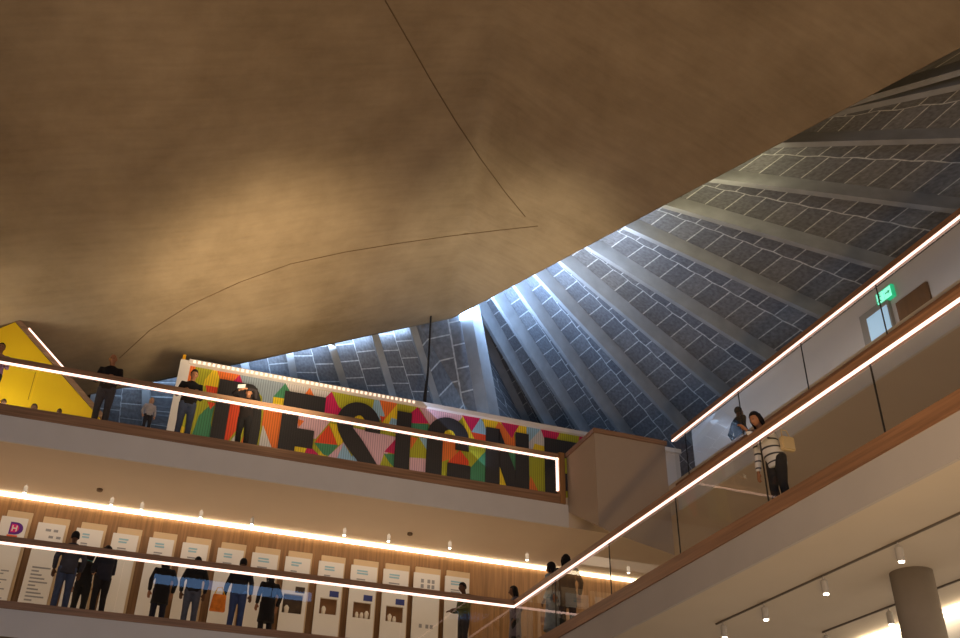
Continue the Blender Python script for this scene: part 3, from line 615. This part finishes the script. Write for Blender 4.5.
def person(loc, yaw, H, label, top, legs, hair, skin='light', lean=0.0, hands=None, headdown=0.0, headturn=0.0, long_top=.0, hairlen=0, sit=False, stride=.0, stripes=False, skirt=False, hood=False, scarf=None):
    V = Vector; s = H / 1.75
    RX = Matrix.Rotation(-lean, 3, 'X'); pz = .93 if not sit else .13
    pel = V((0, 0, pz))
    def T(x, y, z): return pel + RX @ V((x, y, z - .93))       # torso points, written for a standing figure
    neck, head0 = T(0, .0, 1.47), T(0, .035, 1.62)
    HM = Matrix.Rotation(headturn, 3, 'Z') @ Matrix.Rotation(-lean * .4 - headdown, 3, 'X')
    head = neck + HM @ V((0, .035, .155))
    b = MB(); j = MB(); tr = MB()
    # head: skull, jaw, nose, ears
    def hf(p):
        q = p.copy()
        if p.z < 0: q.x *= 1 - .28 * (-p.z); q.y = q.y * (1 - .12 * (-p.z)) + .12 * (-p.z)
        else: q.y = q.y - .06 * p.z
        return q
    hb = MB().ball((0, 0, 0), (.077, .098, .118), 18, 14, f=hf)
    hb.tube([(0, .09, .02), (0, .108, -.01), (0, .112, -.03), (0, .09, -.04)], [.008, .013, .017, .012], 6)
    for sx in (-1, 1): hb.ball((sx * .08, -.005, -.005), (.012, .024, .034), 8, 6)
    b.add([head + HM @ V(p) for p in hb.v], hb.f)
    b.tube([T(0, -.01, 1.40), neck + V((0, 0, 0)), head + HM @ V((0, -.02, -.06))], [.062, .054, .056], 12)
    # torso
    tor = [(.93, .155, .105), (1.02, .15, .10), (1.12, .14, .095), (1.25, .155, .108), (1.36, .165, .105), (1.42, .125, .085), (1.46, .06, .06)]
    b.tube([T(0, -.005, z) for z, a, c in tor], [(a, c) for z, a, c in tor], 16)
    g = .022
    jb = [(.90 - long_top, .175 + long_top * .1, .125 + long_top * .08)] if True else []
    jt = [(T(0, -.005, z), (a + g + .012, c + g + .014)) for z, a, c in tor[1:6]]
    hem = [(pel + V((0, 0, -.04 - long_top)) if not sit else pel, jb[0][1:])] if not sit else []
    if lean > .15 and not sit: hem = [(pel + V((0, -.02, -.03 - long_top)), jb[0][1:])]
    jl = hem + [(T(0, -.005, .95), (.18, .128))] + jt + [(T(0, -.005, 1.475), (.078, .074))]
    j.tube([p for p, r in jl], [r for p, r in jl], 18)
    if hood: j.ball(T(0, -.09, 1.44), (.11, .07, .07), 12, 8)
    # legs
    knees = []
    for sx in (-1, 1):
        hip = pel + V((sx * .092, 0, -.02))
        if sit:
            kn = V((sx * .14, .38, .42)); an = V((sx * .13, .55, .07))
        else:
            st_ = stride * sx
            kn = V((sx * .105, .03 + st_ * .5, .49)); an = V((sx * .11, -.02 + st_, .085))
        b.tube([hip + V((0, 0, .04)), hip.lerp(kn, .4), kn, kn.lerp(an, .35) + V((0, -.012, 0)), an, an - V((0, 0, .03))], [.088, .078, .054, .056, .038, .04], 12)
        toe = an + V((sx * .02, .17, -.055)); b.tube([an + V((0, -.06, -.05)), an + V((0, .05, -.045)), toe], [(.036, .03), (.044, .035), (.036, .022)], 10)
        if not skirt or True:
            tr.tube([hip + V((0, 0, .05)), hip.lerp(kn, .4), kn, kn.lerp(an, .4), an + V((0, 0, .02)), an + V((0, .01, -.035))], [.104, .094, .072, .07, .062, .066], 14)
        sh = MB(); sh.tube([an + V((0, -.085, -.05)), an + V((0, -.03, -.035)), an + V((0, .06, -.04)), an + V((sx * .015, .15, -.055)), an + V((sx * .02, .2, -.06))], [(.03, .028), (.045, .05), (.05, .045), (.05, .03), (.03, .018)], 12)
        knees.append(sh)
    tr.tube([pel + V((0, -.005, -.08)), pel + V((0, -.005, 0)), T(0, -.005, 1.0)], [(.15, .115), (.172, .122), (.155, .108)], 16)
    if skirt: tr.tube([V((0, 0, .30)), V((0, 0, .6)), pel], [(.25, .2), (.21, .16), (.17, .12)], 18)
    # arms and hands
    hands = hands or {}
    for sx in (-1, 1):
        shd = T(sx * .185, -.005, 1.385)
        tgt = hands.get(sx)
        if tgt is None: tgt = T(sx * .26, .05, .90) if not sit else V((sx * .17, .32, .45))
        else: tgt = V(tgt)
        el, wr = ik(shd, tgt, .30, .265, V((sx * .5, -1, -.35)))
        b.tube([T(sx * .12, -.005, 1.38), shd, shd.lerp(el, .5), el, el.lerp(wr, .3), wr], [.055, .056, .046, .04, .04, .028], 10)
        j.tube([T(sx * .10, -.005, 1.37), shd + V((0, 0, .006)), shd.lerp(el, .5), el, el.lerp(wr, .5), wr - (wr - el).normalized() * .015], [.075, .078, .066, .058, .054, .046], 12)
        d = (wr - el).normalized(); side = d.cross(V((0, 0, 1)) if abs(d.z) < .8 else V((0, 1, 0))).normalized(); nrm = side.cross(d).normalized()
        b.tube([wr, wr + d * .035, wr + d * .085, wr + d * .095], [(.026, .02), (.04, .02), (.042, .018), (.036, .014)], 10, ref=nrm)
        for q, (off, ln) in enumerate(((-.03, .062), (-.01, .075), (.01, .078), (.03, .068))):
            a0 = wr + d * .088 + side * off; a1 = a0 + d * ln * .45 - nrm * .006; a2 = a1 + d * ln * .3 - nrm * .016; a3 = a2 + d * ln * .18 - nrm * .02
            b.tube([a0, a1, a2, a3], [.0105, .01, .009, .0075], 7)
        t0 = wr + d * .03 - side * .03 * sx; b.tube([t0, t0 + d * .03 - side * .03 * sx, t0 + d * .06 - side * .036 * sx - nrm * .008], [.015, .012, .009], 7)
    M4 = Matrix.Scale(s, 4)
    for k in (b, j, tr): k.v = [tuple(M4 @ V(p)) for p in k.v]
    key = skin
    body = remeshed(b, 'person', .0125 * s, mat('skin_' + skin, SK[skin], .55))
    body.location = loc; body.rotation_euler = (0, 0, yaw)
    tag(body, label, 'person')
    def cloth(rgb): return mat('cloth_%d_%d_%d' % rgb, rgb, .85, .14, 14)
    if stripes:
        jm = mat('striped_puffer', (190, 190, 196), .5)
        n = jm.node_tree.nodes; l = jm.node_tree.links
        tc = n.new('ShaderNodeTexCoord'); sp_ = n.new('ShaderNodeSeparateXYZ'); l.new(tc.outputs['Object'], sp_.inputs[0])
        q = n.new('ShaderNodeMath'); q.operation = 'MULTIPLY'; q.inputs[1].default_value = 9.0; l.new(sp_.outputs[2], q.inputs[0])
        pp = n.new('ShaderNodeMath'); pp.operation = 'PINGPONG'; pp.inputs[1].default_value = .5; l.new(q.outputs[0], pp.inputs[0])
        r_ = n.new('ShaderNodeValToRGB'); r_.color_ramp.elements[0].position = .1; r_.color_ramp.elements[1].position = .14; r_.color_ramp.elements[0].color = (*lin((52, 54, 66)), 1); r_.color_ramp.elements[1].color = (*lin((214, 212, 212)), 1)
        l.new(pp.outputs[0], r_.inputs[0]); l.new(r_.outputs[0], n['Principled BSDF'].inputs['Base Color'])
    else: jm = cloth(top)
    o = remeshed(j, 'jacket', .018 * s, jm, 3); o.parent = body
    o = remeshed(tr, 'skirt' if skirt else 'trousers', .018 * s, cloth(legs), 2); o.parent = body
    for sh in knees:
        sh.v = [tuple(M4 @ V(p)) for p in sh.v]
        o = sh.build('shoe', cloth((36, 32, 32)), smooth=True); o.parent = body
    # hair cap
    hm = MB()
    def hair_f(p):
        q = p.copy()
        if p.y > .45 and p.z < .42: q.y = .42                    # fringe stops at the forehead
        return q
    if hairlen >= 0:
        cap = MB().ball((0, -.012, .026), (.087, .104, .112), 18, 14, f=hair_f)
        cap.v = [(x, min(y, .1), max(z, -.035 if y < .03 else .03 + max(0, y) * .2)) for x, y, z in cap.v]
        if hairlen > 0:
            cap.tube([(0, -.05, .06), (0, -.075, -.05), (0, -.085, -.09 - hairlen)], [(.085, .055), (.092, .05), (.075, .035)], 14)
            for sx in (-1, 1): cap.tube([(sx * .06, .0, .07), (sx * .085, .0, -.02), (sx * .08, -.02, -.08 - hairlen * .7)], [.03, .026, .018], 8)
        hm.add([(M4 @ (head + HM @ V(p))) for p in cap.v], cap.f)
        o = hm.build('hair', cloth(hair), smooth=True); o.parent = body
    for sx in (-1, 1):
        ey = MB().ball((sx * .031, .088, .008), (.013, .008, .008), 8, 6); ey.v = [tuple(M4 @ (head + HM @ V(p))) for p in ey.v]
        o = ey.build('eye', mat('eye_dark', (30, 24, 22), .3)); o.parent = body
    mo = MB().ball((0, .086, -.06), (.024, .008, .006), 8, 6); mo.v = [tuple(M4 @ (head + HM @ V(p))) for p in mo.v]
    o = mo.build('mouth', mat('lips', (150, 84, 76), .5)); o.parent = body
    if scarf:
        o = MB().tube([M4 @ p for p in (T(.0, .0, 1.42), T(0, .0, 1.5))], [(.1 * s, .09 * s), (.085 * s, .085 * s)], 16).build('scarf', cloth(scarf), smooth=True); o.parent = body
    body['scale_factor'] = s
    return body
def stand(u, v, floor, H, dy=0.0, dx=0.0, eff=None):
    p = on_z(u, v, floor + (eff or H)); return Vector((p.x + dx, p.y + dy, floor))
BLK = (30, 28, 30)
def at_y(u, v, Y, floor): p = on_y(u, v, Y); return Vector((p.x, Y, floor))
PI = pi
RAILH = {1: (.16, .47, 1.27), -1: (-.16, .47, 1.27)}
# upper gallery
def rail_hands(H, yy=.30, zz=1.22): q = H / 1.75; return {1: (.17, yy / q, zz / q), -1: (-.13, yy / q, zz / q)}
def place(u, v, Y, floor):                           # feet below the head seen at (u, v), standing Y metres away; returns the height too
    p = on_y(u, v, Y); return Vector((p.x, Y, floor)), p.z - floor
p, H = place(3, 345, 22.46, F2)
person(p, PI, H, 'person in lilac top at the frame edge in front of the yellow stair', (150, 110, 150), BLK, BLK, 'tan', .1, rail_hands(H))
p, H = place(115, 356.5, 22.46, F2)
person(p, PI - .15, H, 'man in black top and dark jeans at the handrail between yellow stair and mural', (24, 22, 26), (58, 58, 66), (40, 30, 26), 'tan', .08, rail_hands(H), .15, hairlen=-1)
p, H = place(152, 398.5, 22.36, F2)
person(p, PI + .2, H, 'small fair-haired child in a pale top looking through the upper glass', (190, 186, 190), (40, 42, 54), (190, 160, 110), 'light', .05, None, .1, hairlen=.05)
p, H = place(194, 372, 22.46, F2)
person(p, PI + .1, H, 'man in black jacket and blue jeans leaning over the handrail at the mural end', (24, 24, 28), (70, 84, 110), BLK, 'tan', .12, rail_hands(H), .3)
p, H = place(250, 389.5, 22.5, F2)
pz = person(p, PI - .5, H, 'dark-clothed person holding up a white phone in front of the letter D', (34, 28, 30), (28, 28, 32), (40, 26, 20), 'tan', .04, {1: (.12, .36, 1.56), -1: (-.06, .36, 1.58)}, .1, .3)
ph = Vector(pz.location) + Matrix.Rotation(PI - .5, 3, 'Z') @ Vector((.03, .46, 1.60 * H / 1.75))
tag(MB().box(-.1, .1, -.006, .006, -.05, .05).build('phone', mat('phone_white', (235, 235, 235), .3), bevel=.004), 'white phone held up sideways in front of the letter D', 'phone').location = ph
bpy.data.objects['phone'].rotation_euler = (0, 0, PI - .5)
for (u, v, lab) in ((6, 402, 'seated person before the yellow wall, dark head farthest from the mural'), (36, 408, 'seated person before the yellow wall, middle of the three dark heads'), (60, 411, 'seated person before the yellow wall, dark head nearest the foot of its slope')):
    Y = {6: 23.2, 36: 23.55, 60: 23.1}[u]; p = on_y(u, v - 2, Y)
    person(Vector((p.x, Y, F2)), PI + random.uniform(-.3, .3), (p.z - F2 - .12) / .80 * 1.75, lab, (60, 44, 40), BLK, (36, 24, 20), 'brown', .1, None, .2, sit=True)
# lower gallery
def low(u, v, Y, yaw, label, *a, **k):
    p, H = place(u, v, Y, F1); return person(p, yaw, H, label, *a, **k)
low(77, 531, 22.4, .15, 'man in grey jacket and jeans with his back turned, before the third display board', (54, 56, 66), (64, 76, 104), BLK, 'brown', 0, None, .05, long_top=.08)
low(91, 550, 23.15, -.2, 'visitor in dark clothes with a teal scarf between the two nearest visitors', (30, 32, 36), (28, 28, 30), (46, 30, 24), 'tan', .05, None, .1, hairlen=.06, scarf=(70, 140, 130))
low(111, 544, 22.5, .35, 'visitor in dark padded jacket over a pale shirt tail, bending to the boards', (30, 32, 46), (30, 28, 30), (36, 24, 22), 'light', .1, {1: (.16, .42, 1.15), -1: (-.12, .42, 1.15)}, .2, hairlen=.03, long_top=.04)
low(168, 556, 23.0, .1, 'woman in a long loose black top standing with her back to the glass', (20, 20, 24), (26, 28, 44), BLK, 'tan', .04, None, .1, hairlen=.08, long_top=.28)
low(199, 556.5, 22.8, -.05, 'man in black top and grey-blue jeans, hands by his sides', (22, 22, 26), (78, 84, 100), BLK, 'brown', 0, None, .05)
pb = low(244, 558, 22.6, -.3, 'man in black jacket and blue jeans carrying an orange bag', (22, 22, 28), (54, 72, 116), BLK, 'brown', 0, {-1: (-.34, .08, .86)}, .05)
low(272, 571, 23.0, .2, 'figure in a long black coat next to the man with the orange bag', (20, 19, 22), BLK, BLK, 'tan', 0, None, .1, hairlen=.1, long_top=.42)
bl = Vector(pb.location) + Vector((-.42, -.02, .78))
bag = empty('shoulder_bag', bl, 'orange and yellow bag hanging beside the man in blue jeans', 'bag')
OB = mat('bag_orange', (240, 130, 30), .6, .3, 9)
part(MB().prism([bl + Vector(q) for q in ((-.17, -.05, -.32), (.17, -.05, -.32), (.15, -.05, .05), (-.13, -.05, .05))], (0, .11, 0)), 'pouch', OB, bag, bevel=.015)
part(MB().tube([bl + Vector((-.11, 0, .03)), bl + Vector((-.06, 0, .2)), bl + Vector((.04, 0, .22)), bl + Vector((.12, 0, .03))], [.012] * 4, 6), 'strap', mat('bag_yellow', (240, 196, 40), .6), bag)
low(465, 583, 22.42, PI * .55, 'man in dark shirt and olive green waistcoat reading beside the last board', (72, 78, 36), (44, 40, 42), BLK, 'brown', .03, {1: (.12, .3, 1.05), -1: (-.12, .3, 1.05)}, .15, .2)
low(515, 586, 22.42, PI * .4, 'person in long grey coat with dark hair at the handrail corner', (92, 84, 92), BLK, (24, 20, 20), 'brown', 0, None, .05, hairlen=.12, long_top=.35)
# beyond the side glass
def side(u, v, X, yaw, label, *a, **k):
    p = on_x(u, v, X); return person(Vector((X, p.y, FR)), yaw, p.z - FR, label, *a, **k)
side(552, 562, 9.54, PI * .2, 'woman in pale dress of the close pair behind the side glass', (150, 158, 160), (130, 140, 146), BLK, 'brown', 0, None, .0, hairlen=.04, long_top=.3, skirt=True)
side(566, 554, 9.56, -PI * .1, 'taller dark-haired person in dark coat of the close pair behind the side glass', (40, 42, 46), (34, 34, 40), (22, 18, 18), 'tan', 0, None, .05, hairlen=.1, long_top=.25)
# woman on the side rail, silhouette upstairs
wl = Vector((R + .48, on_x(768, 460, R + .4).y - .1, FR))
person(wl, PI * .5 + .1, 1.80, 'woman in white and dark striped jacket leaning over the side handrail', (200, 200, 200), (34, 34, 40), (24, 18, 18), 'tan', .42, {-1: (.0, .52, 1.32), 1: (.32, .10, .80)}, .25, .1, hairlen=.08, stripes=True, long_top=.1)
hb = wl + Vector((.02, -.31, 1.0))
hbag = empty('handbag', hb, 'small cream bag carried at the side of the striped woman', 'bag')
part(MB().box(hb.x - .12, hb.x + .12, hb.y - .05, hb.y + .05, hb.z - .02, hb.z + .22), 'pouch', mat('cream_leather', (220, 196, 150), .6), hbag, bevel=.02)
part(MB().tube([hb + Vector((-.08, 0, .2)), hb + Vector((-.05, .04, .36)), hb + Vector((.05, .04, .36)), hb + Vector((.08, 0, .2))], [.01] * 4, 6), 'strap', mat('cream_leather', (220, 196, 150)), hbag)
q = on_x(737, 407, 14.0)
person(Vector((q.x, q.y, F2)), -PI * .5, q.z - F2, 'dark silhouette standing behind the upper side glass above the striped woman', (26, 24, 26), (30, 28, 28), BLK, 'brown', 0, None, .0)

# ------------------------------------------------------------------ light
def area(name, loc, target, sx, sy, power, rgb, spread=None):
    l = bpy.data.lights.new(name, 'AREA'); l.shape = 'RECTANGLE'; l.size = sx; l.size_y = sy; l.energy = power; l.color = lin(rgb)
    if spread: l.spread = radians(spread)
    o = bpy.data.objects.new(name, l); COL.objects.link(o); o.location = loc
    o.rotation_euler = (Vector(target) - Vector(loc)).to_track_quat('-Z', 'Y').to_euler(); return o
def spotl(name, loc, target, ang, power, rgb, blend=.8, rad=.3):
    l = bpy.data.lights.new(name, 'SPOT'); l.spot_size = radians(ang); l.spot_blend = blend; l.energy = power; l.color = lin(rgb); l.shadow_soft_size = rad
    o = bpy.data.objects.new(name, l); COL.objects.link(o); o.location = loc
    o.rotation_euler = (Vector(target) - Vector(loc)).to_track_quat('-Z', 'Y').to_euler(); return o
# added fill lamps: under the gallery soffits, over its floors and the ground floor
for x in (-12, -6, 0, 6, 12): area('gallery_fill', (x, 24.0, C2 - .06), (x, 24.3, F1), 5.5, 1.0, 30, (255, 230, 200))
area('gallery_wash', (13.5, 10, C2 - .1), (13.5, 10, F1), 2.2, 20, 34, (255, 224, 190))
area('gallery_floor_fill', (12.5, 10, FR + .1), (12.5, 10, 12), 5, 20, 24, (255, 214, 170))
area('gallery_floor_fill', (-2, 23.6, F1 + .1), (-2, 23.6, 12), 24, 1.6, 50, (255, 214, 170))
area('ground_light', (4, 12, 2.0), (4, 12, -1), 8, 14, 20, (255, 225, 190))
area('ground_wash', (11.6, 10, GF + .4), (11.6, 10, 9), 4, 18, 150, (255, 232, 206))
# fill lamps added low over the hall floor, behind the camera and at the left
area('atrium_fill', (1, 8, GF + .3), (2, 11, 10), 12, 14, 620, (255, 220, 178))
area('hall_fill', (-1, -4, 6), (3, 22, 7.5), 14, 6, 480, (240, 240, 255))
area('hall_fill', (-13, 12, 6), (R, 13, 6), 12, 5, 60, (244, 240, 250))
# uplights washing the concrete shell
a_ = on_roof(260, 285); b_ = on_roof(522, 250)
spotl('shell_uplight', (3, 19.4, 9.5), a_, 78, 2300, (255, 228, 186), 1.0, .8)
spotl('shell_uplight', (8.6, 19.8, 8.6), b_, 54, 2300, (255, 236, 200), 1.0)
spotl('shell_uplight', (3, 2, 0), (6.5, 13, 18), 104, 3000, (255, 206, 140), 1.0)
# daylight falling through the gap between the shell and the ribbed roof
def gap(f0, f1, a, b, out, power, rgb, lift=.0):
    p = a.lerp(b, (f0 + f1) / 2); ln = (b - a).length * (f1 - f0)
    q = p * 1.05 + Vector((0, 0, lift))
    x = (b - a).normalized(); z = -(Vector(out) - x * Vector(out).dot(x)).normalized(); y = z.cross(x)
    o = area('gap_daylight', q, q + out, ln, .4, power, rgb)
    o.rotation_euler = Matrix((x, y, z)).transposed().to_euler()
OUTR = Vector((.93, .37, .12)); OUTL = Vector((-.3, .95, .1))
gap(.0, .22, CC, E1, OUTR, 380, (160, 200, 255)); gap(.22, .45, CC, E1, OUTR, 100, (200, 222, 255)); gap(.45, .72, CC, E1, OUTR, 26, (255, 242, 200))
gap(.05, 1.0, CC, EL, OUTL, 110, (180, 212, 255))
area('rib_fill', (8.5, 28.5, 12.5), (13, 28, 18), 9, 3, 110, (180, 210, 255))  # unseen lamp added behind the mural to brighten the ribs
# mural wash and second floor
area('mural_light', (5, 22.9, 9.9), (5, 24.8, 12.2), 11, .3, 66, (255, 234, 214))
area('stair_yellow_light', (-3.4, 22.9, 9.9), (-3.4, 24.0, 11.6), 3, .3, 62, (255, 246, 226))
area('side_wall_fill', (14.0, 15, 10.9), (16.3, 15, 11.6), 16, .4, 70, (236, 238, 246), 100)  # added lamp that lifts the side gallery wall, kept out of view
w = bpy.data.worlds.new('world'); S.world = w; w.use_nodes = True
w.node_tree.nodes['Background'].inputs[0].default_value = (*lin((190, 200, 220)), 1); w.node_tree.nodes['Background'].inputs[1].default_value = .05

# ------------------------------------------------------------------ camera
cd = bpy.data.cameras.new('camera'); cam = bpy.data.objects.new('camera', cd); COL.objects.link(cam)
cd.sensor_width = 36; cd.lens = F * 36 / 960; cd.clip_start = .05; cd.clip_end = 200
cam.matrix_world = Matrix.Rotation(-AZ, 4, 'Z') @ Matrix.Rotation(radians(90) + TH, 4, 'X') @ Matrix.Rotation(RO, 4, 'Z')
S.camera = cam
S.view_settings.view_transform = 'Standard'; S.view_settings.look = 'None'; S.view_settings.exposure = 0
S.cycles.use_denoising = True; S.cycles.max_bounces = 8; S.cycles.transparent_max_bounces = 16; S.cycles.sample_clamp_indirect = 4
